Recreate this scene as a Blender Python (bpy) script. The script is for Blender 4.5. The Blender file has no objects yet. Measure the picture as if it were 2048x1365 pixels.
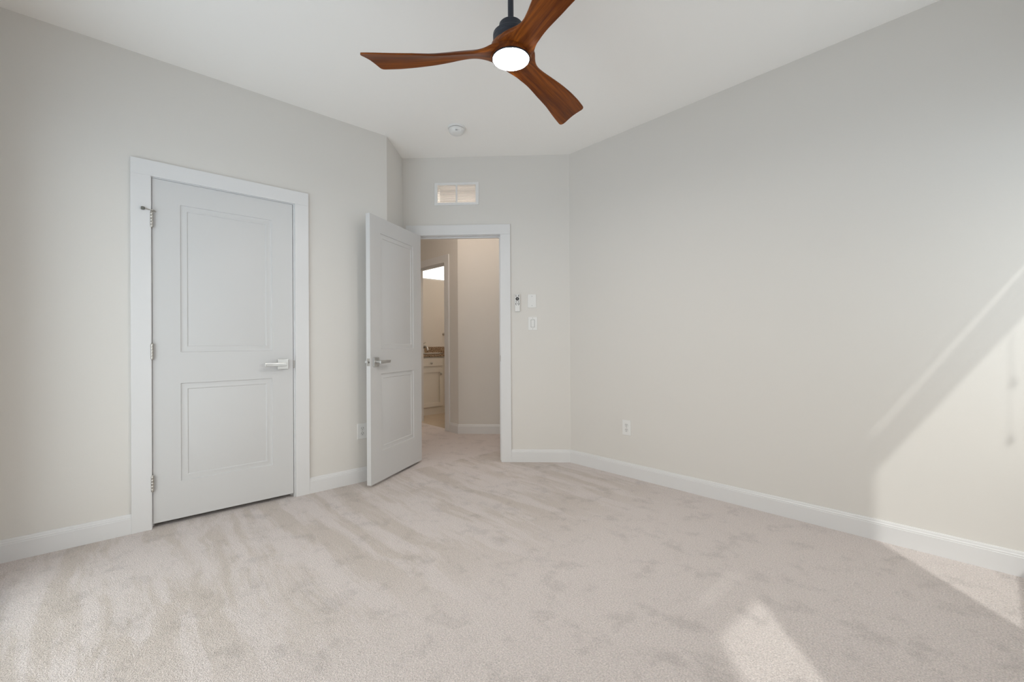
import bpy, bmesh, math, random
from mathutils import Vector, Matrix

random.seed(4)
SC = bpy.context.scene
COL = SC.collection
PI = math.pi
S = math.sqrt(0.5)
R = math.radians

# ------------------------------------------------------------------ room measures (metres)
H = 2.743            # ceiling
XL = -0.756          # wall on the left
XW = 3.08            # wall with the two windows, right of the camera
YB = -3.44           # wall behind the camera
LF = 1.503           # length of the wall with the open door
E0 = (-S * LF, -S * LF)
O0 = (XL, E0[1] - (XL - E0[0]))

# ------------------------------------------------------------------ camera
cam_d = bpy.data.cameras.new('camera')
cam = bpy.data.objects.new('camera', cam_d)
COL.objects.link(cam)
F_PX, YAW, PITCH, ROLL = 880.9987, 0.83023, 0.00335, -0.00639
fw = Vector((-math.sin(YAW) * math.cos(PITCH), math.cos(YAW) * math.cos(PITCH), math.sin(PITCH)))
rt = Vector((math.cos(YAW), math.sin(YAW), 0))
up = rt.cross(fw)
r2 = math.cos(ROLL) * rt + math.sin(ROLL) * up
u2 = -math.sin(ROLL) * rt + math.cos(ROLL) * up
mw = Matrix((r2, u2, -fw)).transposed().to_4x4()
mw.translation = Vector((2.54592, -3.02829, 1.0675))
cam.matrix_world = mw
cam_d.sensor_width = 36
cam_d.lens = F_PX / 2048 * 36
cam_d.clip_start = 0.02
SC.camera = cam

# ------------------------------------------------------------------ world, sun, daylight, exposure
SC.view_settings.view_transform = 'Standard'
SC.view_settings.look = 'None'
SC.view_settings.gamma = 1
SC.view_settings.use_curve_mapping = False
SC.view_settings.exposure = -0.17
SC.cycles.use_denoising = True
SC.cycles.max_bounces = 16
SC.cycles.diffuse_bounces = 10
SC.cycles.transparent_max_bounces = 16
SC.cycles.caustics_reflective = False
SC.cycles.caustics_refractive = False
SC.cycles.sample_clamp_indirect = 8

SKY = 3.7
wd = bpy.data.worlds.new('sky')
SC.world = wd
wd.use_nodes = True
nt = wd.node_tree
bg = nt.nodes['Background']
geo = nt.nodes.new('ShaderNodeNewGeometry')
sep = nt.nodes.new('ShaderNodeSeparateXYZ')
ramp = nt.nodes.new('ShaderNodeValToRGB')
mp = nt.nodes.new('ShaderNodeMapRange')
mp.inputs['From Min'].default_value = -1
nt.links.new(geo.outputs['Normal'], sep.inputs[0])
nt.links.new(sep.outputs['Z'], mp.inputs['Value'])
nt.links.new(mp.outputs['Result'], ramp.inputs[0])
nt.links.new(ramp.outputs['Color'], bg.inputs['Color'])
els = ramp.color_ramp.elements
els[0].position, els[0].color = 0.47, (1.0, 0.98, 0.94, 1)     # ground below the horizon
els[1].position, els[1].color = 0.52, (0.84, 0.92, 1.0, 1)      # hazy horizon
e = els.new(1.0); e.color = (0.76, 0.88, 1.0, 1)
bg.inputs['Strength'].default_value = SKY

SUN_Q, SUN_M = 1.54, 1.10        # fall and sideways run per metre into the room
sun_d = bpy.data.lights.new('sun', 'SUN')
sun_d.energy = 1.8
sun_d.angle = R(1.2)
sun_d.color = (1.0, 0.97, 0.92)
sun = bpy.data.objects.new('sun', sun_d)
COL.objects.link(sun)
sun.location = (6, -4, 6)
sun.rotation_euler = Vector((-1, SUN_M, -SUN_Q)).to_track_quat('-Z', 'Y').to_euler()


def portal(name, loc, direction, w, h):
    d = bpy.data.lights.new(name, 'AREA')
    d.shape = 'RECTANGLE'
    d.size, d.size_y = w, h
    d.cycles.is_portal = True
    o = bpy.data.objects.new(name, d)
    COL.objects.link(o)
    o.location = loc
    o.rotation_euler = Vector(direction).to_track_quat('-Z', 'Y').to_euler()
    return o


portal('daylight_portal', (XW + 0.10, -0.71, 1.47), (-1, 0, 0), 1.02, 1.66)
portal('daylight_portal', (XW + 0.10, -2.62, 1.47), (-1, 0, 0), 0.54, 1.66)
portal('daylight_portal', (0.575, YB - 0.11, 1.08), (0, 1, 0), 1.83, 2.02)  # at the added patio glazing in the back wall
portal('daylight_portal', (-3.74, 0.78, 2.33), (1, 0, 0), 1.15, 0.46)


# ------------------------------------------------------------------ materials
def new_mat(name):
    m = bpy.data.materials.new(name)
    m.use_nodes = True
    return m, m.node_tree, m.node_tree.nodes['Principled BSDF']


def N(t, kind, **kw):
    n = t.nodes.new(kind)
    for k, v in kw.items():
        if k in n.inputs.keys():
            n.inputs[k].default_value = v
        else:
            setattr(n, k, v)
    return n


def coords(t, scale=(1, 1, 1), rot=(0, 0, 0)):
    tc = N(t, 'ShaderNodeTexCoord')
    mpn = N(t, 'ShaderNodeMapping')
    mpn.inputs['Scale'].default_value = scale
    mpn.inputs['Rotation'].default_value = rot
    t.links.new(tc.outputs['Object'], mpn.inputs[0])
    return mpn.outputs[0]


def plain(name, rgb, rough=0.5, metal=0.0, bump=0.0, bscale=300.0, var=0.0, spec=0.5):
    m, t, b = new_mat(name)
    b.inputs['Base Color'].default_value = (*rgb, 1)
    b.inputs['Roughness'].default_value = rough
    b.inputs['Metallic'].default_value = metal
    b.inputs['Specular IOR Level'].default_value = spec
    v = coords(t)
    n = N(t, 'ShaderNodeTexNoise', Scale=bscale, Detail=3.0)
    t.links.new(v, n.inputs['Vector'])
    if bump:
        bp = N(t, 'ShaderNodeBump', Strength=bump, Distance=0.002)
        t.links.new(n.outputs['Fac'], bp.inputs['Height'])
        t.links.new(bp.outputs[0], b.inputs['Normal'])
    if var:
        mx = N(t, 'ShaderNodeMix', data_type='RGBA')
        n2 = N(t, 'ShaderNodeTexNoise', Scale=1.3, Detail=2.0)
        t.links.new(v, n2.inputs['Vector'])
        t.links.new(n2.outputs['Fac'], mx.inputs[0])
        mx.inputs[6].default_value = (*[c * (1 - var) for c in rgb], 1)
        mx.inputs[7].default_value = (*[min(1, c * (1 + var)) for c in rgb], 1)
        t.links.new(mx.outputs[2], b.inputs['Base Color'])
    return m


WALL = plain('greige wall paint', (0.700, 0.680, 0.650), 0.75, bump=0.12, bscale=260, var=0.008, spec=0.3)
CEIL = plain('flat ceiling paint', (0.92, 0.905, 0.88), 0.9, bump=0.12, bscale=260, var=0.006, spec=0.2)
TRIM = plain('white trim enamel', (0.72, 0.72, 0.725), 0.35, bump=0.015, bscale=60)
DOORW = plain('white door enamel', (0.625, 0.626, 0.628), 0.42, bump=0.03, bscale=350)
PLASTIC = plain('white plastic', (0.78, 0.78, 0.77), 0.35)
PLASTIC2 = plain('soft white plastic', (0.72, 0.72, 0.71), 0.4)
GROOVE = plain('grey shadow gap plastic', (0.30, 0.30, 0.29), 0.6)
DARKP = plain('black plastic', (0.02, 0.02, 0.02), 0.4)
GREYP = plain('dark grey plastic', (0.09, 0.085, 0.08), 0.45)
CHROME = plain('polished chrome', (0.60, 0.60, 0.59), 0.30, 1.0)
NICKEL = plain('satin nickel', (0.50, 0.48, 0.45), 0.32, 1.0)
RUBBER = plain('grey rubber bumper', (0.16, 0.16, 0.14), 0.7)
BLACKM = plain('matte black metal', (0.024, 0.029, 0.042), 0.45, 0.2, bump=0.02, bscale=500)
PORC = plain('white porcelain', (0.82, 0.82, 0.80), 0.12)
CAB = plain('painted white cabinet', (0.74, 0.71, 0.66), 0.4, bump=0.01)
BLIND = plain('white blind slats', (0.74, 0.74, 0.73), 0.5)
CORD = plain('white blind cord', (0.7, 0.7, 0.68), 0.8)
VENTW = plain('white enamelled grille', (0.78, 0.78, 0.78), 0.4)


def carpet_mat():
    m, t, b = new_mat('beige cut pile carpet')
    b.inputs['Roughness'].default_value = 1.0
    b.inputs['Specular IOR Level'].default_value = 0.05
    b.inputs['Sheen Weight'].default_value = 0.15
    b.inputs['Sheen Roughness'].default_value = 0.6
    v = coords(t)
    # strokes left in the pile by the vacuum cleaner, drawn out from the wall on the left
    warp = N(t, 'ShaderNodeTexNoise', Scale=1.6, Detail=2.0)
    t.links.new(v, warp.inputs['Vector'])
    vs = coords(t, (0.85, 7.0, 1), (0, 0, R(-3)))
    addv = N(t, 'ShaderNodeMixRGB', blend_type='LINEAR_LIGHT')
    addv.inputs[0].default_value = 0.5
    t.links.new(vs, addv.inputs[1]); t.links.new(warp.outputs['Color'], addv.inputs[2])
    band = N(t, 'ShaderNodeTexNoise', Scale=1.0, Detail=8.0, Roughness=0.66)
    t.links.new(addv.outputs[0], band.inputs['Vector'])
    br = N(t, 'ShaderNodeMapRange', interpolation_type='SMOOTHSTEP'); br.inputs['From Min'].default_value = 0.42; br.inputs['From Max'].default_value = 0.56
    t.links.new(band.outputs['Fac'], br.inputs['Value'])
    sx = N(t, 'ShaderNodeSeparateXYZ'); t.links.new(v, sx.inputs[0])
    fade = N(t, 'ShaderNodeMapRange', interpolation_type='SMOOTHSTEP'); fade.inputs['From Min'].default_value = 0.35; fade.inputs['From Max'].default_value = 1.25
    t.links.new(sx.outputs['X'], fade.inputs['Value'])
    keep = N(t, 'ShaderNodeMath', operation='MAXIMUM')
    t.links.new(br.outputs[0], keep.inputs[0]); t.links.new(fade.outputs[0], keep.inputs[1])
    left = N(t, 'ShaderNodeMath', operation='LESS_THAN'); left.inputs[1].default_value = -0.76
    t.links.new(sx.outputs['X'], left.inputs[0])
    keep2 = N(t, 'ShaderNodeMath', operation='MAXIMUM')
    t.links.new(keep.outputs[0], keep2.inputs[0]); t.links.new(left.outputs[0], keep2.inputs[1])
    br = keep2
    # sparse trodden marks
    patch = N(t, 'ShaderNodeTexNoise', Scale=6.5, Detail=6.0, Roughness=0.7)
    t.links.new(v, patch.inputs['Vector'])
    pr = N(t, 'ShaderNodeMapRange', interpolation_type='SMOOTHSTEP'); pr.inputs['From Min'].default_value = 0.34; pr.inputs['From Max'].default_value = 0.50
    t.links.new(patch.outputs['Fac'], pr.inputs['Value'])
    # single tufts
    tuft = N(t, 'ShaderNodeTexNoise', Scale=170.0, Detail=3.0, Roughness=0.7)
    t.links.new(v, tuft.inputs['Vector'])
    tr = N(t, 'ShaderNodeMapRange'); tr.inputs['From Min'].default_value = 0.3; tr.inputs['From Max'].default_value = 0.7
    t.links.new(tuft.outputs['Fac'], tr.inputs['Value'])
    vor = N(t, 'ShaderNodeTexVoronoi', Scale=240.0)
    t.links.new(v, vor.inputs['Vector'])
    c1 = N(t, 'ShaderNodeMix', data_type='RGBA')
    c1.inputs[6].default_value = (0.690, 0.612, 0.562, 1)
    c1.inputs[7].default_value = (0.800, 0.724, 0.698, 1)
    t.links.new(br.outputs[0], c1.inputs[0])
    c2 = N(t, 'ShaderNodeMix', data_type='RGBA', blend_type='MULTIPLY')
    c2.inputs[0].default_value = 1.0
    g = N(t, 'ShaderNodeMapRange'); g.inputs['To Min'].default_value = 0.86; g.inputs['To Max'].default_value = 1.0
    t.links.new(pr.outputs[0], g.inputs['Value'])
    t.links.new(c1.outputs[2], c2.inputs[6]); t.links.new(g.outputs[0], c2.inputs[7])
    c3 = N(t, 'ShaderNodeMix', data_type='RGBA', blend_type='MULTIPLY')
    c3.inputs[0].default_value = 1.0
    g2 = N(t, 'ShaderNodeMapRange'); g2.inputs['To Min'].default_value = 0.70; g2.inputs['To Max'].default_value = 1.18
    t.links.new(tr.outputs[0], g2.inputs['Value'])
    t.links.new(c2.outputs[2], c3.inputs[6]); t.links.new(g2.outputs[0], c3.inputs[7])
    t.links.new(c3.outputs[2], b.inputs['Base Color'])
    hm = N(t, 'ShaderNodeMath', operation='ADD')
    t.links.new(tuft.outputs['Fac'], hm.inputs[0]); t.links.new(vor.outputs['Distance'], hm.inputs[1])
    bp = N(t, 'ShaderNodeBump', Strength=0.8, Distance=0.006)
    t.links.new(hm.outputs[0], bp.inputs['Height'])
    t.links.new(bp.outputs[0], b.inputs['Normal'])
    return m


def wood_mat():
    m, t, b = new_mat('oiled walnut blade')
    b.inputs['Roughness'].default_value = 0.38
    b.inputs['Coat Weight'].default_value = 0.0
    b.inputs['Specular IOR Level'].default_value = 0.18
    b.inputs['Coat Roughness'].default_value = 0.25
    v = coords(t, (1.6, 26, 26))
    w = N(t, 'ShaderNodeTexNoise', Scale=1.5, Detail=6.0, Roughness=0.62, Distortion=0.5)
    t.links.new(v, w.inputs['Vector'])
    v2 = coords(t, (3.0, 120, 120))
    w2 = N(t, 'ShaderNodeTexNoise', Scale=1.5, Detail=3.0)
    t.links.new(v2, w2.inputs['Vector'])
    r = N(t, 'ShaderNodeValToRGB')
    el = r.color_ramp.elements
    el[0].position, el[0].color = 0.28, (0.050, 0.010, 0.002, 1)
    el[1].position, el[1].color = 0.72, (0.300, 0.082, 0.008, 1)
    x = el.new(0.5); x.color = (0.150, 0.036, 0.004, 1)
    mx = N(t, 'ShaderNodeMath', operation='MULTIPLY_ADD'); mx.inputs[1].default_value = 0.25; mx.inputs[2].default_value = -0.12
    t.links.new(w2.outputs['Fac'], mx.inputs[0])
    ad = N(t, 'ShaderNodeMath', operation='ADD')
    t.links.new(w.outputs['Fac'], ad.inputs[0]); t.links.new(mx.outputs[0], ad.inputs[1])
    t.links.new(ad.outputs[0], r.inputs[0])
    t.links.new(r.outputs[0], b.inputs['Base Color'])
    return m


def granite_mat():
    m, t, b = new_mat('speckled brown granite')
    b.inputs['Roughness'].default_value = 0.15
    v = coords(t)
    vo = N(t, 'ShaderNodeTexVoronoi', Scale=120.0)
    t.links.new(v, vo.inputs['Vector'])
    no = N(t, 'ShaderNodeTexNoise', Scale=75.0, Detail=5.0, Roughness=0.7)
    t.links.new(v, no.inputs['Vector'])
    sp = N(t, 'ShaderNodeSeparateColor')
    t.links.new(vo.outputs['Color'], sp.inputs[0])
    ad = N(t, 'ShaderNodeMath', operation='MULTIPLY_ADD'); ad.inputs[1].default_value = 0.5
    t.links.new(sp.outputs[0], ad.inputs[0]); t.links.new(no.outputs['Fac'], ad.inputs[2])
    r = N(t, 'ShaderNodeValToRGB')
    el = r.color_ramp.elements
    el[0].position, el[0].color = 0.45, (0.05, 0.028, 0.016, 1)
    el[1].position, el[1].color = 1.0, (0.55, 0.44, 0.33, 1)
    x = el.new(0.62); x.color = (0.17, 0.10, 0.06, 1)
    x = el.new(0.8); x.color = (0.30, 0.21, 0.13, 1)
    t.links.new(ad.outputs[0], r.inputs[0])
    t.links.new(r.outputs[0], b.inputs['Base Color'])
    return m


def tile_mat():
    m, t, b = new_mat('beige floor tile')
    b.inputs['Roughness'].default_value = 0.3
    v = coords(t)
    br = N(t, 'ShaderNodeTexBrick', Scale=1.0)
    br.offset = 0.0
    br.inputs['Brick Width'].default_value = 0.33
    br.inputs['Row Height'].default_value = 0.33
    br.inputs['Mortar Size'].default_value = 0.005
    br.inputs['Color1'].default_value = (0.50, 0.41, 0.31, 1)
    br.inputs['Color2'].default_value = (0.47, 0.385, 0.29, 1)
    br.inputs['Mortar'].default_value = (0.40, 0.34, 0.27, 1)
    t.links.new(v, br.inputs['Vector'])
    t.links.new(br.outputs['Color'], b.inputs['Base Color'])
    return m


def glow_mat(name, rgb, strength):
    m, t, b = new_mat(name)
    b.inputs['Base Color'].default_value = (0.9, 0.9, 0.9, 1)
    b.inputs['Emission Color'].default_value = (*rgb, 1)
    b.inputs['Emission Strength'].default_value = strength
    return m


def glass_mat():
    m = bpy.data.materials.new('clear window glass')
    m.use_nodes = True
    t = m.node_tree
    t.nodes.clear()
    out = N(t, 'ShaderNodeOutputMaterial')
    tr = N(t, 'ShaderNodeBsdfTransparent')
    tr.inputs[0].default_value = (0.96, 0.975, 0.97, 1)
    gl = N(t, 'ShaderNodeBsdfGlossy', Roughness=0.02)
    mx = N(t, 'ShaderNodeMixShader')
    mx.inputs[0].default_value = 0.05
    t.links.new(tr.outputs[0], mx.inputs[1]); t.links.new(gl.outputs[0], mx.inputs[2])
    t.links.new(mx.outputs[0], out.inputs[0])
    return m


CARPET = carpet_mat()
WOOD = wood_mat()
GRANITE = granite_mat()
TILE = tile_mat()
GLASS = glass_mat()
LED = glow_mat('lit led diffuser', (1.0, 0.965, 0.92), 240.0)
WARM = glow_mat('lit warm glass shade', (1.0, 0.86, 0.73), 40.0)
WARM2 = glow_mat('lit warm bathroom shade', (1.0, 0.82, 0.64), 48.0)


# ------------------------------------------------------------------ mesh helpers
def obj(name, bm, mat, parent=None, smooth=None, loc=None, rotz=None, bevel=None):
    bmesh.ops.remove_doubles(bm, verts=bm.verts, dist=1e-6)
    bmesh.ops.recalc_face_normals(bm, faces=bm.faces)
    me = bpy.data.meshes.new(name)
    bm.to_mesh(me)
    bm.free()
    me.materials.append(mat)
    o = bpy.data.objects.new(name, me)
    COL.objects.link(o)
    if parent:
        o.parent = parent
    if loc:
        o.location = loc
    if rotz is not None:
        o.rotation_euler.z = rotz
    if smooth is not None:
        for p in me.polygons:
            p.use_smooth = True
        for ed in me.edges:
            pass
        md = None
        try:
            me.set_sharp_from_angle(angle=R(smooth))
        except Exception:
            pass
    if bevel:
        md = o.modifiers.new('bevel', 'BEVEL')
        md.width = bevel
        md.segments = 2
        md.limit_method = 'ANGLE'
        md.angle_limit = R(40)
    return o


def empty(name, loc=(0, 0, 0), rotz=0.0):
    o = bpy.data.objects.new(name, None)
    o.empty_display_size = 0.1
    COL.objects.link(o)
    o.location = loc
    o.rotation_euler.z = rotz
    return o


def tag(o, label, cat, group=None):
    o['label'] = label
    o['category'] = cat
    if group:
        o['group'] = group
    return o


def struct(o):
    o['kind'] = 'structure'
    return o


def box(bm, x0, x1, y0, y1, z0, z1):
    vs = [bm.verts.new(p) for p in ((x0, y0, z0), (x1, y0, z0), (x1, y1, z0), (x0, y1, z0),
                                    (x0, y0, z1), (x1, y0, z1), (x1, y1, z1), (x0, y1, z1))]
    for f in ((0, 1, 2, 3), (4, 5, 6, 7), (0, 1, 5, 4), (1, 2, 6, 5), (2, 3, 7, 6), (3, 0, 4, 7)):
        bm.faces.new([vs[i] for i in f])
    return vs


def bxm(*a):
    bm = bmesh.new()
    box(bm, *a)
    return bm


def lathe(bm, prof, seg=40, centre=(0, 0, 0), axis='Z', arc=None):
    """prof: list of (radius, height); closed with caps where the radius is 0"""
    rings = []
    for r, h in prof:
        ring = []
        if r < 1e-7:
            pts = [(0, 0, h)]
        else:
            pts = [(r * math.cos(2 * PI * i / seg), r * math.sin(2 * PI * i / seg), h) for i in range(seg)]
        for p in pts:
            if axis == 'X':
                p = (p[2], p[0], p[1])
            elif axis == 'Y':
                p = (p[0], p[2], p[1])
            ring.append(bm.verts.new((p[0] + centre[0], p[1] + centre[1], p[2] + centre[2])))
        rings.append(ring)
    for a, b in zip(rings, rings[1:]):
        for i in range(seg):
            j = (i + 1) % seg
            if len(a) == 1 and len(b) == 1:
                continue
            if len(a) == 1:
                bm.faces.new((a[0], b[i], b[j]))
            elif len(b) == 1:
                bm.faces.new((a[i], a[j], b[0]))
            else:
                bm.faces.new((a[i], a[j], b[j], b[i]))
    return bm


def cyl(bm, r, h0, h1, seg=24, centre=(0, 0, 0), axis='Z'):
    return lathe(bm, [(0, h0), (r, h0), (r, h1), (0, h1)], seg, centre, axis)


def tube(bm, pts, r, seg=10):
    pts = [Vector(p) for p in pts]
    rad = r if isinstance(r, (list, tuple)) else [r] * len(pts)
    rings = []
    prev = None
    for i, p in enumerate(pts):
        d = (pts[min(i + 1, len(pts) - 1)] - pts[max(i - 1, 0)]).normalized()
        a = Vector((0, 0, 1)) if abs(d.z) < 0.95 else Vector((1, 0, 0))
        if prev is not None:
            u = (prev - d * prev.dot(d)).normalized()
        else:
            u = d.cross(a).normalized()
        prev = u
        w = d.cross(u)
        rings.append([bm.verts.new(p + rad[i] * (math.cos(2 * PI * k / seg) * u + math.sin(2 * PI * k / seg) * w)) for k in range(seg)])
    for a, b in zip(rings, rings[1:]):
        for k in range(seg):
            bm.faces.new((a[k], a[(k + 1) % seg], b[(k + 1) % seg], b[k]))
    bm.faces.new(rings[0])
    bm.faces.new(list(reversed(rings[-1])))
    return bm


def slab_grid(bm, us, zs, solid, y0, y1, mapf):
    """a slab of cells us x zs between depths y0 and y1; solid(i, k) tells which cells exist"""
    nu, nz = len(us) - 1, len(zs) - 1
    V = {}

    def v(i, k, y):
        key = (i, k, y)
        if key not in V:
            V[key] = bm.verts.new(mapf(us[i], y, zs[k]))
        return V[key]
    for i in range(nu):
        for k in range(nz):
            if not solid(i, k):
                continue
            for y in (y0, y1):
                bm.faces.new((v(i, k, y), v(i + 1, k, y), v(i + 1, k + 1, y), v(i, k + 1, y)))
            for di, dk, e0, e1 in ((-1, 0, (0, 0), (0, 1)), (1, 0, (1, 0), (1, 1)), (0, -1, (0, 0), (1, 0)), (0, 1, (0, 1), (1, 1))):
                a, b = i + di, k + dk
                if 0 <= a < nu and 0 <= b < nz and solid(a, b):
                    continue
                p = (i + e0[0], k + e0[1]); q_ = (i + e1[0], k + e1[1])
                bm.faces.new((v(*p, y0), v(*q_, y0), v(*q_, y1), v(*p, y1)))


def wall(name, p0, p1, out, thick, holes=(), z0=0.0, z1=H, mat=None):
    """wall face from p0 to p1, growing by thick towards out; holes = (u0, u1, z0, z1) along the face"""
    p0 = Vector((*p0, 0)); p1 = Vector((*p1, 0)); out = Vector((*out, 0)).normalized()
    L = (p1 - p0).length
    d = (p1 - p0).normalized()
    us = sorted({0.0, L, *[h[0] for h in holes], *[h[1] for h in holes]})
    zs = sorted({z0, z1, *[h[2] for h in holes], *[h[3] for h in holes]})

    def solid(i, k):
        uc, zc = (us[i] + us[i + 1]) / 2, (zs[k] + zs[k + 1]) / 2
        return not any(h[0] < uc < h[1] and h[2] < zc < h[3] for h in holes)
    bm = bmesh.new()
    slab_grid(bm, us, zs, solid, 0.0, thick, lambda u, y, z: p0 + d * u + out * y + Vector((0, 0, z)))
    return struct(obj(name, bm, mat or WALL))


def dg(u, off, z=0.0):
    """point by the wall with the open door: u from its right end, off into the room"""
    return Vector((-S * u + S * off, -S * u - S * off, z))


# ------------------------------------------------------------------ shell
bm = bmesh.new()
box(bm, -4.0, 3.4, -3.7, 0.06, -0.12, 0.0)
box(bm, -1.86, 3.4, 0.06, 1.4, -0.12, 0.0)
struct(obj('floor', bm, CARPET))
struct(obj('floor_bathroom', bxm(-4.0, -1.86, 0.06, 2.5, -0.12, 0.0), TILE))
struct(obj('ceiling', bxm(-4.0, 3.4, -3.7, 2.5, H, H + 0.12), CEIL))

D1Y0, D1Y1 = -2.845, -2.078            # opening of the closed door on the left
wall('wall_left', (XL, YB - 0.1), O0, (-1, 0), 0.115, [(D1Y0 - 0.016 - (YB - 0.1), D1Y1 + 0.016 - (YB - 0.1), -0.001, 2.058)])
wall('wall_return', O0, E0, (-1, -1), 0.09)
D2U0, D2U1 = 0.622, 1.378              # opening of the open door
VENT = (0.835, 1.187, 2.328, 2.491)
wall('wall_far', E0, (0, 0), (-1, 1), 0.115,
     [(LF - D2U1 - 0.016, LF - D2U0 + 0.016, -0.001, 2.048), (LF - VENT[1], LF - VENT[0], VENT[2], VENT[3])])
wall('wall_right', (0, 0), (XW + 0.14, 0), (0, 1), 0.12)
WIN = [(0.20, 1.22), (2.35, 2.89)]     # the two windows, distance from the wall on the right
WZ0, WZ1 = 0.63, 2.30
wall('wall_window', (XW, 0.0), (XW, YB - 0.1), (1, 0), 0.14, [(a, b, WZ0, WZ1) for a, b in WIN])
BW0, BW1, BZ0, BZ1 = -0.35, 1.50, 0.06, 2.10     # unseen patio glazing added for fill light, with an added roof outside
wall('wall_back', (XW + 0.14, YB), (XL - 0.115, YB), (0, -1), 0.12, [(XW + 0.14 - BW1, XW + 0.14 - BW0, BZ0, BZ1)])
struct(obj('ceiling_sun_block', bxm(-1.6, 4.4, YB - 1.75, YB - 0.12, 2.45, 2.60), CEIL))  # unseen roof, added to keep direct sun out of the patio glazing
# closet behind the closed door
wall('wall_closet', (XL - 0.75, YB), (XL - 0.75, -1.06), (-1, 0), 0.1)
wall('wall_closet_end', (XL - 0.115, YB), (XL - 0.85, YB), (0, -1), 0.12)
# hall
HB0, HB1 = -2.70, -1.972               # bathroom doorway
wall('wall_hall_bathroom', (-3.77, 0), (-1.706, 0), (0, 1), 0.115, [(HB0 - 0.016 + 3.77, HB1 + 0.016 + 3.77, -0.001, 2.06)])
wall('wall_hall_facing', (-1.706, 0), (-0.72, 0.986), (-1, 1), 0.10)
wall('wall_hall_end', (-0.74, 0.98), (0.13, 0.11), (1, 1), 0.1)
wall('wall_hall_near', (-3.05, E0[1]), (-1.10, E0[1]), (0, -1), 0.1)
wall('wall_hall_side', (-2.95, E0[1] - 0.05), (-2.95, 0.02), (-1, 0), 0.1)
# bathroom
wall('wall_bathroom_window', (-3.65, 0.0), (-3.65, 2.4), (-1, 0), 0.14, [(0.20, 1.36, 2.10, 2.56)])
wall('wall_bathroom_end', (-3.8, 2.2), (-1.7, 2.2), (0, 1), 0.1)
wall('wall_bathroom_side', (-1.85, 0.10), (-1.85, 2.25), (1, 0), 0.1)


# ------------------------------------------------------------------ baseboards
BPROF = [(0, 0), (0.0145, 0), (0.0145, 0.086), (0.0125, 0.088), (0.0125, 0.094), (0.0095, 0.098), (0.0085, 0.105), (0.006, 0.111), (0, 0.111)]


def baseboard(name, p0, p1, inward, m0=0.0, m1=0.0):
    """m0, m1: mitre, how far each end runs on at full thickness (per unit of thickness)"""
    p0 = Vector((*p0, 0)); p1 = Vector((*p1, 0)); inn = Vector((*inward, 0)).normalized()
    d = (p1 - p0).normalized()
    bm = bmesh.new()
    a = [bm.verts.new(p0 + inn * t - d * t * m0 + Vector((0, 0, z))) for t, z in BPROF]
    b = [bm.verts.new(p1 + inn * t + d * t * m1 + Vector((0, 0, z))) for t, z in BPROF]
    n = len(a)
    for i in range(n):
        bm.faces.new((a[i], a[(i + 1) % n], b[(i + 1) % n], b[i]))
    bm.faces.new(a)
    bm.faces.new(list(reversed(b)))
    return struct(obj(name, bm, TRIM))


CW = 0.09                               # casing width
t22 = math.tan(R(22.5))
baseboard('baseboard_left', (XL, YB), (XL, D1Y0 - 0.004 - CW + 0.002), (1, 0), -1, 0)
baseboard('baseboard_left_far', (XL, D1Y1 + 0.008 + CW - 0.002), O0, (1, 0), 0, t22)
baseboard('baseboard_return', O0, E0, (1, 1), t22, -1)
baseboard('baseboard_far', dg(D2U0 - 0.004 - CW + 0.002, 0)[:2], (0, 0), (1, -1), 0, -t22)
baseboard('baseboard_right', (0, 0), (XW, 0), (0, -1), -t22, -1)
baseboard('baseboard_window', (XW, 0), (XW, YB), (-1, 0), -1, -1)
baseboard('baseboard_back', (XW, YB), (BW1 + CW, YB), (0, 1), -1, 0)
baseboard('baseboard_back_left', (BW0 - CW, YB), (XL, YB), (0, 1), 0, -1)
baseboard('baseboard_hall_bathroom', (HB1 + 0.004 + CW, 0), (-1.706, 0), (0, -1), 0, t22)
baseboard('baseboard_hall_facing', (-1.706, 0), (-0.74, 0.966), (1, -1), t22, 0)
baseboard('baseboard_bathroom', (-3.65, 1.375), (-3.65, 2.2), (1, 0), 0, -1)


# ------------------------------------------------------------------ door openings: casing and jamb
def door_trim(name, loc, rotz, w, head, depth, stop_y, strike=None, back=True, rl=0.004):
    """local x along the opening (0..w), y into the wall, face at y=0"""
    t = struct(empty(name, loc, rotz))
    T = 0.018
    rv = 0.004
    sides = [(-T, 0.0)] + ([(depth, depth + T)] if back else [])
    for y0, y1 in sides:
        obj('casing_leg', bxm(-rv - CW, -rv, y0, y1, 0, head + rv), TRIM, t, bevel=0.0015)
        obj('casing_leg', bxm(w + rl, w + rl + CW, y0, y1, 0, head + rv), TRIM, t, bevel=0.0015)
        obj('casing_head', bxm(-rv - CW, w + rl + CW, y0, y1, head + rv, head + rv + CW), TRIM, t, bevel=0.0015)
    bm = bmesh.new()
    box(bm, -0.016, 0, 0, depth, 0, head)
    box(bm, w, w + 0.016, 0, depth, 0, head)
    box(bm, -0.016, w + 0.016, 0, depth, head, head + 0.014)
    obj('jamb', bm, TRIM, t)
    bm = bmesh.new()
    box(bm, 0, 0.011, stop_y, stop_y + 0.032, 0, head - 0.011)
    box(bm, w - 0.011, w, stop_y, stop_y + 0.032, 0, head - 0.011)
    box(bm, 0, w, stop_y, stop_y + 0.032, head - 0.011, head)
    obj('door_stop', bm, TRIM, t)
    if strike:
        bm = bmesh.new()
        box(bm, w - 0.0018, w + 0.001, 0.0, 0.034, strike - 0.028, strike + 0.028)
        box(bm, w - 0.0018, w + 0.0062, -0.0022, 0.0005, strike - 0.026, strike + 0.026)
        obj('strike_plate', bm, NICKEL, t)
    return t


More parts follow.
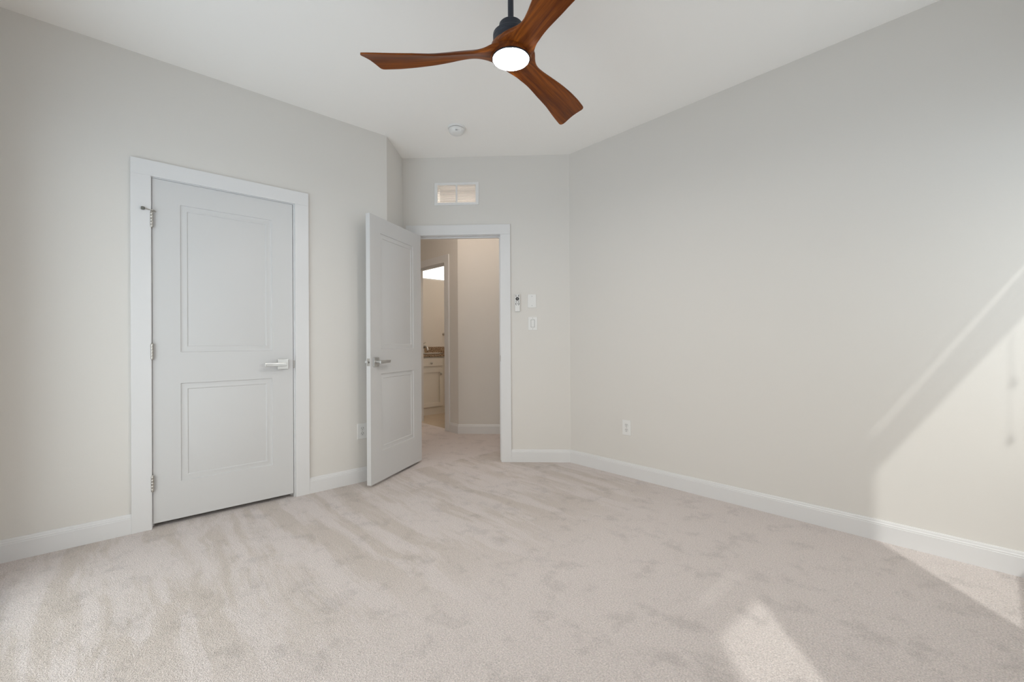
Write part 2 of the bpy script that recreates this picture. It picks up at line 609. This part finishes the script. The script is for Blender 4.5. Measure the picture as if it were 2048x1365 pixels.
door_trim('trim_1', (XL, D1Y0, 0), R(90), D1Y1 - D1Y0, 2.042, 0.115, 0.047, 0.925, rl=0.008)
door_trim('trim_2', dg(D2U1, 0), R(45), D2U1 - D2U0, 2.033, 0.115, 0.047, 0.925)
door_trim('trim_3', (HB0, 0, 0), 0.0, HB1 - HB0, 2.045, 0.115, 0.040)


# ------------------------------------------------------------------ two-panel doors
def panel_ring(bm, x0, x1, z0, z1, ysurf, sgn):
    """sunk moulded panel: rings of (inset, depth) ending in the flat field"""
    prof = [(0, 0), (0.003, 0.0065), (0.010, 0.0075), (0.024, 0.0035), (0.034, 0.0030), (0.038, 0.0075), (0.042, 0.0065)]
    rings = []
    for ins, dep in prof:
        y = ysurf + sgn * dep
        rings.append([bm.verts.new(p) for p in ((x0 + ins, y, z0 + ins), (x1 - ins, y, z0 + ins), (x1 - ins, y, z1 - ins), (x0 + ins, y, z1 - ins))])
    for a, b in zip(rings, rings[1:]):
        for i in range(4):
            bm.faces.new((a[i], a[(i + 1) % 4], b[(i + 1) % 4], b[i]))
    bm.faces.new(rings[-1])


def door_slab_mesh(w, z0, z1, y0, y1, x0):
    bm = bmesh.new()
    xs = [x0, x0 + 0.131, w - 0.131, w]
    zs = [z0, 0.247, 0.835, 1.022, 1.909, z1]
    holes = {(1, 1), (1, 3)}
    for y, sgn in ((y0, 1), (y1, -1)):
        for i in range(3):
            for k in range(5):
                if (i, k) in holes:
                    panel_ring(bm, xs[i], xs[i + 1], zs[k], zs[k + 1], y, sgn)
                    continue
                bm.faces.new([bm.verts.new(p) for p in ((xs[i], y, zs[k]), (xs[i + 1], y, zs[k]), (xs[i + 1], y, zs[k + 1]), (xs[i], y, zs[k + 1]))])
    for i in range(3):
        for z in (z0, z1):
            bm.faces.new([bm.verts.new(p) for p in ((xs[i], y0, z), (xs[i + 1], y0, z), (xs[i + 1], y1, z), (xs[i], y1, z))])
    for k in range(5):
        for x in (x0, w):
            bm.faces.new([bm.verts.new(p) for p in ((x, y0, zs[k]), (x, y0, zs[k + 1]), (x, y1, zs[k + 1]), (x, y1, zs[k]))])
    return bm


def lever_handle(door, xc, zc, ysurf, sgn, n):
    """square rose with a flat bar lever pointing to the hinge side; sgn -1: the room side"""
    h = empty('door_handle')
    h.parent = door
    h.location = (xc, ysurf, zc)
    a, b = sorted((0.0, sgn * 0.008))
    obj('rose', bxm(-0.034, 0.034, a, b, -0.034, 0.034), CHROME, h, bevel=0.0015)
    bm = bmesh.new()
    cyl(bm, 0.0125, min(sgn * 0.008, sgn * 0.042), max(sgn * 0.008, sgn * 0.042), 24, (0, 0, 0), 'Y')
    obj('neck', bm, CHROME, h, smooth=40)
    bm = bmesh.new()
    a, b = sorted((sgn * 0.040, sgn * 0.052))
    box(bm, -0.122, 0.014, a, b, -0.0115, 0.0115)
    obj('lever', bm, CHROME, h, bevel=0.0025)
    return h


def hinge(door, z, stop=False):
    h = empty('hinge')
    h.parent = door
    h.location = (0, 0, z)
    bm = bmesh.new()
    for k in range(5):
        a = -0.0445 + k * 0.0178
        lathe(bm, [(0, a), (0.0076, a), (0.0082, a + 0.0012), (0.0082, a + 0.0166), (0.0076, a + 0.0178), (0, a + 0.0178)], 16)
    obj('knuckle', bm, NICKEL, h, smooth=40)
    bm = bmesh.new()
    lathe(bm, [(0, 0.0445), (0.0045, 0.0445), (0.0058, 0.047), (0.0045, 0.0495), (0, 0.0505)], 14)
    lathe(bm, [(0, -0.0445), (0.0045, -0.0445), (0.0055, -0.047), (0.004, -0.049), (0, -0.0495)], 14)
    obj('pin', bm, NICKEL, h, smooth=40)
    obj('leaf', bxm(0.0012, 0.0030, 0.006, 0.040, -0.0445, 0.0445), NICKEL, h)
    if stop:
        bm = bmesh.new()
        lathe(bm, [(0, 0.0505), (0.0105, 0.0505), (0.0105, 0.0555), (0, 0.0555)], 18)
        tube(bm, [(0, 0, 0.053), (-0.018, -0.006, 0.054), (-0.030, -0.010, 0.055)], 0.0034, 8)
        tube(bm, [(0, 0, 0.053), (0.012, -0.008, 0.050), (0.019, -0.012, 0.045)], 0.0040, 8)
        obj('hinge_stop', bm, NICKEL, h, smooth=40)
        bm = bmesh.new()
        lathe(bm, [(0, -0.052), (0.0075, -0.052), (0.0095, -0.047), (0.0095, -0.040), (0.006, -0.034), (0, -0.034)], 16, (0, 0, 0), 'X')
        for v in bm.verts:
            v.co += Vector((0.004, -0.0115, 0.0555))
        obj('bumper', bm, RUBBER, h, smooth=40)


def door(name, loc, rotz, w, z0, z1, stop=False):
    d = struct(empty(name, loc, rotz))
    y0, y1 = 0.014, 0.049
    obj('slab', door_slab_mesh(w, z0, z1, y0, y1, 0.003), DOORW, d, smooth=25)
    xc, zc = w - 0.066, 0.928
    lever_handle(d, xc, zc, y0, -1, 0)
    lever_handle(d, xc, zc, y1, 1, 1)
    bm = bmesh.new()
    box(bm, w - 0.0005, w + 0.0010, y0 + 0.005, y1 - 0.005, zc - 0.028, zc + 0.028)
    pl = obj('latch_plate', bm, NICKEL, d, bevel=0.0004)
    bm = bmesh.new()
    cyl(bm, 0.0085, w + 0.0009, w + 0.0018, 18, (0, (y0 + y1) / 2, zc), 'X')
    obj('latch_ring', bm, GREYP, pl, smooth=40)
    obj('latch_bolt', bxm(w + 0.001, w + (0.010 if rotz < 0 else 0.002), (y0 + y1) / 2 - 0.005, (y0 + y1) / 2 + 0.005, zc - 0.006, zc + 0.006), NICKEL, pl)
    hinge(d, 1.795, stop)
    hinge(d, 1.028)
    hinge(d, 0.262)
    return d


d1 = door('door_1', (XL + 0.014, D1Y0 - 0.001, 0), R(90), 0.764, 0.026, 2.040, stop=True)
tag(d1, 'closed white two-panel door in the wall on the left', 'door')
P2 = dg(D2U1 + 0.001, 0.014)
d2 = door('door_2', (P2.x, P2.y, 0), R(45 - 105), 0.752, 0.02, 2.029)
tag(d2, 'white two-panel door standing open into the bedroom before the hall doorway', 'door')


# ------------------------------------------------------------------ ceiling fan
FX, FY = 1.121, -1.721
fan = tag(empty('ceiling_fan', (FX, FY, H)), 'ceiling fan with three curved walnut blades and a lit round lamp', 'ceiling fan')
bm = bmesh.new()
lathe(bm, [(0, 0), (0.068, 0), (0.068, -0.012), (0.060, -0.040), (0.030, -0.058), (0, -0.058)], 40)
obj('canopy', bm, BLACKM, fan, smooth=30)
bm = bmesh.new()
cyl(bm, 0.0128, 2.47 - H, -0.055, 24)
obj('downrod', bm, BLACKM, fan, smooth=40)
bm = bmesh.new()
lathe(bm, [(0, 2.468), (0.0485, 2.468), (0.051, 2.465), (0.051, 2.424), (0, 2.424)], 48)
for v in bm.verts:
    v.co.z -= H
obj('coupling_cover', bm, BLACKM, fan, smooth=35)
bm = bmesh.new()
lathe(bm, [(0, 2.426), (0.073, 2.426), (0.078, 2.421), (0.0785, 2.412), (0.0785, 2.406), (0.0770, 2.4045), (0.0770, 2.4025), (0.0785, 2.401), (0.0785, 2.372), (0.074, 2.362), (0, 2.362)], 48)
for v in bm.verts:
    v.co.z -= H
obj('motor_housing', bm, BLACKM, fan, smooth=35)
# wooden hub
bm = bmesh.new()
lathe(bm, [(0, 2.380), (0.079, 2.380), (0.087, 2.370), (0.091, 2.350), (0.090, 2.328), (0.086, 2.317), (0, 2.317)], 56)
for v in bm.verts:
    v.co.z -= H
obj('hub', bm, WOOD, fan, smooth=40)
# lamp
lk = empty('lamp')
lk.parent = fan
bm = bmesh.new()
lathe(bm, [(0, 2.320), (0.083, 2.320), (0.083, 2.314), (0.0795, 2.312), (0.0795, 2.315), (0, 2.315)], 56)
for v in bm.verts:
    v.co.z -= H
obj('lamp_ring', bm, BLACKM, lk, smooth=35)
bm = bmesh.new()
lathe(bm, [(0, 2.315), (0.079, 2.315), (0.079, 2.312), (0.072, 2.3095), (0.04, 2.3085), (0, 2.308)], 56)
for v in bm.verts:
    v.co.z -= H
obj('lamp_diffuser', bm, LED, lk, smooth=35)

BT = [  # r, edge +, edge -, height, pitch, thickness
    (0.040, 0.078, -0.084, 2.342, 5, 0.034),
    (0.070, 0.078, -0.084, 2.342, 8, 0.034),
    (0.095, 0.066, -0.070, 2.342, 12, 0.032),
    (0.125, 0.055, -0.052, 2.342, 15, 0.028),
    (0.165, 0.049, -0.039, 2.342, 16, 0.024),
    (0.220, 0.046, -0.046, 2.340, 14.5, 0.022),
    (0.280, 0.047, -0.061, 2.336, 13, 0.020),
    (0.350, 0.050, -0.076, 2.333, 12, 0.018),
    (0.440, 0.058, -0.087, 2.331, 11, 0.016),
    (0.520, 0.068, -0.0905, 2.330, 10, 0.014),
    (0.580, 0.075, -0.0880, 2.330, 9.5, 0.013),
    (0.640, 0.080, -0.0840, 2.330, 9, 0.012)]


def interp(r, col):
    for a, b in zip(BT, BT[1:]):
        if r <= b[0]:
            f = max(0.0, (r - a[0]) / (b[0] - a[0]))
            f2 = f
            return a[col] + (b[col] - a[col]) * f2
    return BT[-1][col]


def smooth_interp(r, col):
    w = 0.022
    return sum(interp(min(max(r + k * w / 3, 0.04), 0.64), col) for k in (-3, -2, -1, 0, 1, 2, 3)) / 7


def blade_mesh():
    bm = bmesh.new()
    NR, NC = 64, 14
    top, bot = [], []
    for i in range(NR + 1):
        s = i / NR
        s = 1 - (1 - s) ** 1.35                 # finer rows near the tip
        row_t, row_b = [], []
        for j in range(NC + 1):
            k = -math.cos(PI * j / NC)          # -1 (edge -) .. 1 (edge +)
            kk = (k + 1) / 2
            rend = 0.604 + (0.659 - 0.604) * kk
            # rounded corners of the tip
            cr = 0.030 if kk > 0.5 else 0.016
            edge = min(kk, 1 - kk) * 0.160
            if edge < cr:
                rend -= cr - math.sqrt(max(0.0, cr * cr - (cr - edge) ** 2))
            r = 0.04 + s * (rend - 0.04)
            cp, cm = smooth_interp(r, 1), smooth_interp(r, 2)
            c = cm + (cp - cm) * kk
            z = smooth_interp(r, 3)
            p = R(smooth_interp(r, 4))
            th = smooth_interp(r, 5)
            hh = th / 2 * (0.30 + 0.70 * math.sqrt(max(0.0, 1 - k * k)))
            camber = 0.010 * (1 - k * k) * min(1, r / 0.3)
            zz = z - H - c * math.sin(p) + camber
            if k > 0:                           # the leading edge is rolled down
                zz -= k * (0.010 if r < 0.33 else 0.010 - 0.006 * min(1, (r - 0.33) / 0.1)) * min(1, max(0, (r - 0.08) / 0.08))
            cc = c * math.cos(p)
            row_t.append(bm.verts.new((r, cc, zz + hh)))
            row_b.append(bm.verts.new((r, cc, zz - hh)))
        top.append(row_t)
        bot.append(row_b)
    for i in range(NR):
        for j in range(NC):
            bm.faces.new((top[i][j], top[i + 1][j], top[i + 1][j + 1], top[i][j + 1]))
            bm.faces.new((bot[i][j], bot[i][j + 1], bot[i + 1][j + 1], bot[i + 1][j]))
        for j in (0, NC):
            bm.faces.new((top[i][j], top[i + 1][j], bot[i + 1][j], bot[i][j]))
    for i in (0, NR):
        for j in range(NC):
            bm.faces.new((top[i][j], top[i][j + 1], bot[i][j + 1], bot[i][j]))
    return bm


b0 = obj('blade', blade_mesh(), WOOD, fan, smooth=45, rotz=R(-135))
for az in (105, -15):
    b = b0.copy()
    COL.objects.link(b)
    b.parent = fan
    b.rotation_euler.z = R(az)

# ------------------------------------------------------------------ smoke detector
sd = tag(empty('smoke_detector', (-0.262, -1.031, H)), 'round white smoke detector on the ceiling before the far wall', 'smoke detector')
bm = bmesh.new()
lathe(bm, [(0, 0), (0.069, 0), (0.069, -0.008), (0.066, -0.0135), (0, -0.0135)], 48)
obj('base', bm, PLASTIC, sd, smooth=35)
bm = bmesh.new()
lathe(bm, [(0, -0.0135), (0.0575, -0.0135), (0.0575, -0.0165), (0, -0.0165)], 48)
obj('seam', bm, GROOVE, sd, smooth=35)
bm = bmesh.new()
lathe(bm, [(0, -0.0165), (0.0600, -0.0165), (0.0600, -0.023), (0.057, -0.035), (0.050, -0.046), (0.036, -0.0530), (0.018, -0.0555), (0, -0.056)], 48)
obj('cover', bm, PLASTIC, sd, smooth=35)
tdir = Vector((rt.x, rt.y, 0))
bk = Vector((fw.x, fw.y, 0)).normalized()
nrm = (-bk * 0.80 + Vector((0, 0, -0.60)))          # the slope of the cover that faces into the room
vup = tdir.cross(nrm)
ctr = -bk * 0.0525 + Vector((0, 0, -0.0425))


def mark(bm, x, y, w, h):
    ps = []
    for dn in (-0.006, 0.0012):
        for a_, b_ in ((-w, -h), (w, -h), (w, h), (-w, h)):
            ps.append(bm.verts.new(ctr + tdir * (x + a_) + vup * (y + b_) + nrm * (dn - 10 * x * x)))
    for f in ((0, 1, 2, 3), (4, 5, 6, 7), (0, 1, 5, 4), (1, 2, 6, 5), (2, 3, 7, 6), (3, 0, 4, 7)):
        bm.faces.new([ps[i] for i in f])


bm = bmesh.new()
for k in range(3):
    for l in range(2):
        mark(bm, 0.000 + 0.0052 * k, 0.0026 - 0.0052 * l, 0.0019, 0.0019)
obj('sounder_grille', bm, GROOVE, sd)
bm = bmesh.new()
mark(bm, 0.020, 0.0, 0.0016, 0.0016)
mark(bm, 0.027, 0.001, 0.0016, 0.0012)
obj('indicator', bm, GROOVE, sd)

# ------------------------------------------------------------------ air grille above the open door
vc = dg((0.808 + 1.210) / 2, 0.0, (2.309 + 2.512) / 2)
vent = tag(empty('air_vent', vc, R(45)), 'white louvred air grille on the wall above the hall doorway', 'air vent')
W2, H2 = 0.201, 0.1015
IW, IH = 0.172, 0.0785
bm = bmesh.new()
us = [-W2, -IW, -0.008, 0.008, IW, W2]
zs = [-H2, -IH, IH, H2]
slab_grid(bm, us, zs, lambda i, k: not (k == 1 and i in (1, 3)), -0.010, 0.0, lambda u, y, z: (u, y, z))
obj('frame', bm, VENTW, vent, bevel=0.002)
NS = 13
for side in (-1, 1):
    for k in range(NS):
        z = -IH + (k + 0.5) * 2 * IH / NS
        x0, x1 = (0.001, IW) if side > 0 else (-IW, -0.001)
        bm = bmesh.new()
        dy, dz, th = 0.0060, -0.0008, 0.0006
        vs = [bm.verts.new(p) for p in ((x0, -0.006, z - dz - th), (x1, -0.006, z - dz - th), (x1, -0.006 + 2 * dy, z + dz - th), (x0, -0.006 + 2 * dy, z + dz - th),
                                        (x0, -0.006, z - dz + th), (x1, -0.006, z - dz + th), (x1, -0.006 + 2 * dy, z + dz + th), (x0, -0.006 + 2 * dy, z + dz + th))]
        for f in ((0, 1, 2, 3), (4, 5, 6, 7), (0, 1, 5, 4), (1, 2, 6, 5), (2, 3, 7, 6), (3, 0, 4, 7)):
            bm.faces.new([vs[i] for i in f])
        obj('louvre', bm, VENTW, vent)


# ------------------------------------------------------------------ plates on the walls
def screw(bm, x, y, z):
    cyl(bm, 0.0030, y - 0.0008, y + 0.0005, 12, (x, 0, z), 'Y')


def outlet(name, loc, rotz, label):
    o = tag(empty(name, loc, rotz), label, 'wall outlet')
    obj('plate', bxm(-0.0385, 0.0385, -0.006, 0, -0.060, 0.060), PLASTIC, o, bevel=0.003)
    for s in (-1, 1):
        bm = bmesh.new()
        lathe(bm, [(0, -0.0085), (0.0165, -0.0085), (0.0165, -0.0055), (0, -0.0055)], 28, (0, 0, s * 0.0195), 'Y')
        rcp = obj('receptacle', bm, PLASTIC2, o, smooth=35)
        bm = bmesh.new()
        for x in (-0.0063, 0.0063):
            box(bm, x - 0.0012, x + 0.0012, -0.0090, -0.0080, s * 0.0195 + 0.001, s * 0.0195 + 0.009)
        cyl(bm, 0.0026, -0.0090, -0.0080, 12, (0, 0, s * 0.0195 - 0.0065), 'Y')
        obj('slots', bm, DARKP, rcp)
    bm = bmesh.new()
    screw(bm, 0, -0.006, 0)
    obj('screw', bm, NICKEL, o)
    return o


outlet('wall_outlet', (XL, -1.588, 0.390), R(90), 'white wall outlet half hidden behind the edge of the open door')
outlet('wall_outlet', (0.577, 0, 0.386), 0.0, 'white wall outlet low on the wall on the right, by the corner')

bp_ = tag(empty('blank_wall_plate', dg(0.337, 0, 1.437), R(45)), 'blank white wall plate above the light switch', 'wall plate')
obj('plate', bxm(-0.038, 0.038, -0.006, 0, -0.060, 0.060), PLASTIC, bp_, bevel=0.003)
for z in (0.042, -0.042):
    bm = bmesh.new()
    screw(bm, 0, -0.006, z)
    obj('screw', bm, GROOVE, bp_)

sw = tag(empty('light_switch', dg(0.331, 0, 1.236), R(45)), 'white rocker light switch below the blank wall plate', 'light switch')
obj('plate', bxm(-0.041, 0.041, -0.006, 0, -0.060, 0.060), PLASTIC, sw, bevel=0.003)
obj('rocker_gap', bxm(-0.0175, 0.0175, -0.0066, -0.005, -0.0345, 0.0345), GROOVE, sw)
bm = bmesh.new()
vs = [bm.verts.new(p) for p in ((-0.0145, -0.006, -0.0315), (0.0145, -0.006, -0.0315), (0.0145, -0.0075, 0.0315), (-0.0145, -0.0075, 0.0315),
                                (-0.0145, -0.010, -0.0315), (0.0145, -0.010, -0.0315), (0.0145, -0.0075, 0.0315), (-0.0145, -0.0075, 0.0315))]
for f in ((4, 5, 6, 7), (0, 1, 5, 4), (1, 2, 6, 5), (3, 0, 4, 7), (0, 1, 2, 3)):
    try:
        bm.faces.new([vs[i] for i in f])
    except ValueError:
        pass
obj('rocker', bm, PLASTIC, sw)
for z in (0.048, -0.048):
    bm = bmesh.new()
    screw(bm, 0, -0.006, z)
    obj('screw', bm, GROOVE, sw)

rc = tag(empty('remote_control', dg(0.467, 0, 1.420), R(45)), 'slim white fan remote with black buttons hung beside the doorway casing', 'remote control')
obj('holder', bxm(-0.024, 0.024, -0.012, 0, -0.078, 0.055), PLASTIC2, rc, bevel=0.003)
obj('body', bxm(-0.021, 0.021, -0.026, -0.012, -0.075, 0.078), PLASTIC, rc, bevel=0.004)
bm = bmesh.new()
cyl(bm, 0.0155, -0.0285, -0.026, 28, (0, 0, 0.036), 'Y')
dial = obj('dial', bm, DARKP, rc, smooth=35)
obj('dial_mark', bxm(-0.0012, 0.0012, -0.0290, -0.0284, 0.028, 0.044), PLASTIC2, dial)
for x, z, w, h in ((-0.0115, 0.068, 0.0035, 0.003), (0.0105, 0.068, 0.0035, 0.003), (-0.0115, 0.0585, 0.0042, 0.0030), (0.0110, 0.0585, 0.0042, 0.0030),
                   (-0.0095, 0.0145, 0.0055, 0.0026), (0.0095, 0.0145, 0.0055, 0.0026)):
    obj('button', bxm(x - w, x + w, -0.0278, -0.026, z - h, z + h), GREYP, rc, bevel=0.0006)
for s in (-1, 1):
    bm = bmesh.new()
    pts = []
    for a in range(7):
        an = R(-75 + a * 25)
        pts.append((s * (0.0045 + 0.0105 * math.cos(an)), -0.0268, -0.0085 + 0.0115 * math.sin(an)))
    tube(bm, pts, 0.0022, 8)
    obj('button', bm, GREYP, rc)
obj('button', bxm(-0.003, 0.003, -0.0278, -0.026, -0.010, -0.004), GREYP, rc, bevel=0.0006)


# ------------------------------------------------------------------ windows of the bedroom with raised blinds
def window(name, xf, s0, s1, z0, z1, depth, facing):
    """xf: wall face; the glass sits depth behind it; facing: +1 when the room lies at smaller x"""
    t = struct(empty(name, (xf, 0, 0)))
    f = facing
    a, b = -s1, -s0

    def bx(xa, xb, y0, y1, za, zb):
        return bxm(min(f * xa, f * xb), max(f * xa, f * xb), y0, y1, za, zb)
    bm = bmesh.new()
    fw_ = 0.03
    x0, x1 = depth - 0.02, depth + 0.02
    for y0, y1, za, zb in ((a, a + fw_, z0, z1), (b - fw_, b, z0, z1), (a + fw_, b - fw_, z0, z0 + fw_), (a + fw_, b - fw_, z1 - fw_, z1)):
        box(bm, min(f * x0, f * x1), max(f * x0, f * x1), y0, y1, za, zb)
    fr = obj('window_frame', bm, TRIM, t)
    obj('pane', bx(depth - 0.002, depth + 0.002, a + fw_, b - fw_, z0 + fw_, z1 - fw_), GLASS, fr)
    return t


for (s0, s1), nm in zip(WIN, ('window_1', 'window_2')):
    t = window(nm, XW, s0 + 0.0, s1, WZ0, WZ1, 0.07, 1)
    obj('casing_leg', bxm(-0.018, 0, -s0, -s0 + CW, 0.66, 2.075), TRIM, t, bevel=0.0015)
    obj('casing_leg', bxm(-0.018, 0, -s1 - CW, -s1, 0.66, 2.075), TRIM, t, bevel=0.0015)
    obj('casing_head', bxm(-0.018, 0, -s1 - CW, -s0 + CW, 2.075, 2.34), TRIM, t, bevel=0.0015)
    obj('window_stool', bxm(-0.050, 0.05, -s1 - CW - 0.02, -s0 + CW + 0.02, 0.625, 0.647), TRIM, t, bevel=0.003)
    obj('apron', bxm(-0.016, 0, -s1 - CW, -s0 + CW, 0.54, 0.625), TRIM, t, bevel=0.0015)

for (s0, s1), lab in zip(WIN, ('raised white slatted blind in the bedroom window nearest the right corner', 'raised white slatted blind in the narrower bedroom window farther from that corner')):
    bl = tag(empty('window_blind', (XW + 0.017, 0, 2.06)), lab, 'blind')
    y0, y1 = -s1 + 0.006, -s0 - 0.006
    obj('headrail', bxm(-0.012, 0.012, y0, y1, -0.035, 0.003), BLIND, bl, bevel=0.001)
    bm = bmesh.new()
    for k in range(22):
        z = -0.042 - k * 0.0048
        box(bm, -0.012, 0.012, y0 + 0.003, y1 - 0.003, z - 0.0032, z)
    obj('slats', bm, BLIND, bl)
    obj('bottom_rail', bxm(-0.012, 0.012, y0 + 0.002, y1 - 0.002, -0.165, -0.147), BLIND, bl, bevel=0.001)
    if s0 < 1:
        for y, zz in ((-0.503, 1.605), (-0.515, 1.359)):
            bm = bmesh.new()
            tube(bm, [(-0.034, y, -0.02), (-0.036, y, zz - 2.06)], 0.0014, 6)
            c = obj('cord', bm, CORD, bl)
            bm = bmesh.new()
            lathe(bm, [(0, 0.024), (0.004, 0.022), (0.010, -0.008), (0.0115, -0.018), (0.009, -0.024), (0, -0.024)], 16, (-0.036, y, zz - 2.06 - 0.024))
            obj('tassel', bm, PLASTIC2, c, smooth=40)

t = struct(empty('window_fill_added', (0, YB, 0)))  # unseen glazing, added to bring fill daylight in from behind the camera
bm = bmesh.new()
for a, b, c, d in ((BW0, BW0 + 0.035, BZ0, BZ1), (BW1 - 0.035, BW1, BZ0, BZ1), (BW0 + 0.035, BW1 - 0.035, BZ0, BZ0 + 0.035), (BW0 + 0.035, BW1 - 0.035, BZ1 - 0.035, BZ1), (0.54, 0.61, BZ0 + 0.035, BZ1 - 0.035)):
    box(bm, a, b, -0.10, -0.06, c, d)
fr = obj('window_frame', bm, TRIM, t)
obj('pane', bxm(BW0 + 0.03, BW1 - 0.03, -0.082, -0.078, BZ0 + 0.03, BZ1 - 0.03), GLASS, fr)
obj('casing_leg', bxm(BW0 - CW, BW0, 0, 0.018, 0, BZ1), TRIM, t, bevel=0.0015)
obj('casing_leg', bxm(BW1, BW1 + CW, 0, 0.018, 0, BZ1), TRIM, t, bevel=0.0015)
obj('casing_head', bxm(BW0 - CW, BW1 + CW, 0, 0.018, BZ1, BZ1 + CW), TRIM, t, bevel=0.0015)
obj('threshold', bxm(BW0, BW1, -0.11, 0.03, 0.0, BZ0), NICKEL, t, bevel=0.003)

window('window_3', -3.65, -1.36, -0.20, 2.10, 2.56, 0.09, -1)

# ------------------------------------------------------------------ bathroom seen through the doorway
VX = -3.10                              # cabinet front
CY0, CY1 = 0.117, 1.36
cab = tag(empty('vanity_cabinet', (VX, CY0, 0)), 'white vanity cabinet seen through the hall doorway', 'cabinet')
cw_ = CY1 - CY0
bm = bmesh.new()
box(bm, -0.535, 0.0, 0.0, cw_, 0.105, 0.862)
obj('body', bm, CAB, cab, bevel=0.001)
obj('toe_kick', bxm(-0.535, -0.006, 0.0, cw_, 0.0, 0.105), CAB, cab)


def shaker(name, y0, y1, z0, z1, rail, parent):
    bm = bmesh.new()
    slab_grid(bm, [y0, y0 + rail, y1 - rail, y1], [z0, z0 + rail, z1 - rail, z1], lambda i, k: not (i == 1 and k == 1), 0.0, 0.020, lambda u, y, z: (y, u, z))
    box(bm, 0.0, 0.010, y0 + rail, y1 - rail, z0 + rail, z1 - rail)
    return obj(name, bm, CAB, parent, bevel=0.0012)


def knob(parent, y, z):
    bm = bmesh.new()
    lathe(bm, [(0, 0.020), (0.006, 0.020), (0.006, 0.030), (0.015, 0.034), (0.016, 0.042), (0.010, 0.047), (0, 0.048)], 20, (0, y, z), 'X')
    obj('knob', bm, NICKEL, parent, smooth=40)


U = 0.585                               # one cabinet bay
for k in range(2):
    y0 = 0.018 + k * (U + 0.02)
    dr = obj('drawer', bxm(0.0, 0.020, y0, y0 + U - 0.022, 0.722, 0.842), CAB, cab, bevel=0.004)
    knob(dr, y0 + 0.351, 0.768)
    dr2 = shaker('cabinet_door', y0, y0 + U - 0.022, 0.118, 0.690, 0.060, cab)
    knob(dr2, y0 + 0.518 if k == 0 else y0 + 0.04, 0.602)

ct = tag(empty('vanity_countertop', (VX, CY0, 0.862)), 'speckled brown granite counter with backsplash on the white vanity', 'countertop')
obj('slab', bxm(-0.548, 0.030, 0.0, cw_ + 0.012, 0.0, 0.036), GRANITE, ct, bevel=0.003)
obj('backsplash', bxm(-0.548, -0.526, 0.0, cw_ + 0.012, 0.036, 0.142), GRANITE, ct, bevel=0.001)

sink = empty('sink', (VX - 0.26, 0.64, 0.8985))
tag(sink, 'white oval sink set in the granite counter', 'sink')
bm = bmesh.new()
lathe(bm, [(0.15, 0.0), (0.165, 0.004), (0.172, 0.010), (0.160, 0.013), (0.148, 0.010), (0.13, 0.006), (0.08, 0.003), (0, 0.002)], 40)
for v in bm.verts:
    v.co.y *= 1.28
obj('basin', bm, PORC, sink, smooth=50)
bm = bmesh.new()
lathe(bm, [(0, 0.0055), (0.02, 0.0055), (0.022, 0.003), (0, 0.002)], 20)
obj('drain', bm, CHROME, sink, smooth=40)

fc = tag(empty('faucet', (VX - 0.458, 0.645, 0.8985)), 'chrome lever faucet on the granite vanity counter', 'faucet')
bm = bmesh.new()
lathe(bm, [(0, 0), (0.027, 0), (0.027, 0.006), (0.019, 0.012), (0.018, 0.10), (0.020, 0.118), (0.015, 0.130), (0, 0.133)], 24)
obj('body', bm, CHROME, fc, smooth=40)
bm = bmesh.new()
tube(bm, [(0.010, 0, 0.095), (0.05, 0, 0.118), (0.095, 0, 0.112), (0.122, 0, 0.088), (0.132, 0, 0.055)], [0.018, 0.017, 0.0165, 0.016, 0.0155], 14)
obj('spout', bm, CHROME, fc, smooth=40)
bm = bmesh.new()
tube(bm, [(0, 0, 0.130), (-0.012, 0.006, 0.155), (0.012, 0.040, 0.180)], [0.008, 0.007, 0.006], 12)
obj('lever', bm, NICKEL, fc, smooth=40)

hk = tag(empty('towel_hook', (-3.65, 1.085, 1.215)), 'small metal hook on the bathroom wall above the counter, at the doorway edge', 'hook')
bm = bmesh.new()
lathe(bm, [(0, 0), (0.024, 0), (0.024, 0.006), (0.016, 0.010), (0, 0.010)], 24, (0, 0, 0), 'X')
obj('base', bm, NICKEL, hk, smooth=40)
bm = bmesh.new()
tube(bm, [(0.008, 0, 0), (0.035, 0, -0.004), (0.045, 0, -0.022), (0.052, 0, -0.03), (0.064, 0, -0.02), (0.068, 0, 0)], 0.006, 10)
obj('prong', bm, NICKEL, hk, smooth=40)


# ------------------------------------------------------------------ lamps of the hall and the bathroom (out of the photo's frame)
def flush_lamp(name, loc, label, mat):
    o = tag(empty(name, loc), label, 'ceiling lamp')
    bm = bmesh.new()
    lathe(bm, [(0, 0), (0.155, 0), (0.155, -0.02), (0.148, -0.026), (0, -0.026)], 40)
    obj('base', bm, NICKEL, o, smooth=35)
    bm = bmesh.new()
    lathe(bm, [(0, -0.026), (0.142, -0.026), (0.138, -0.05), (0.11, -0.075), (0.06, -0.09), (0, -0.095)], 40)
    obj('shade', bm, mat, o, smooth=40)
    return o


flush_lamp('ceiling_lamp', (dg(1.02, -0.34).x, dg(1.02, -0.34).y, H), 'warm lit glass dome lamp on the hall ceiling', WARM)
flush_lamp('ceiling_lamp', (-2.55, 1.35, H), 'warm lit glass dome lamp on the bathroom ceiling', WARM2)
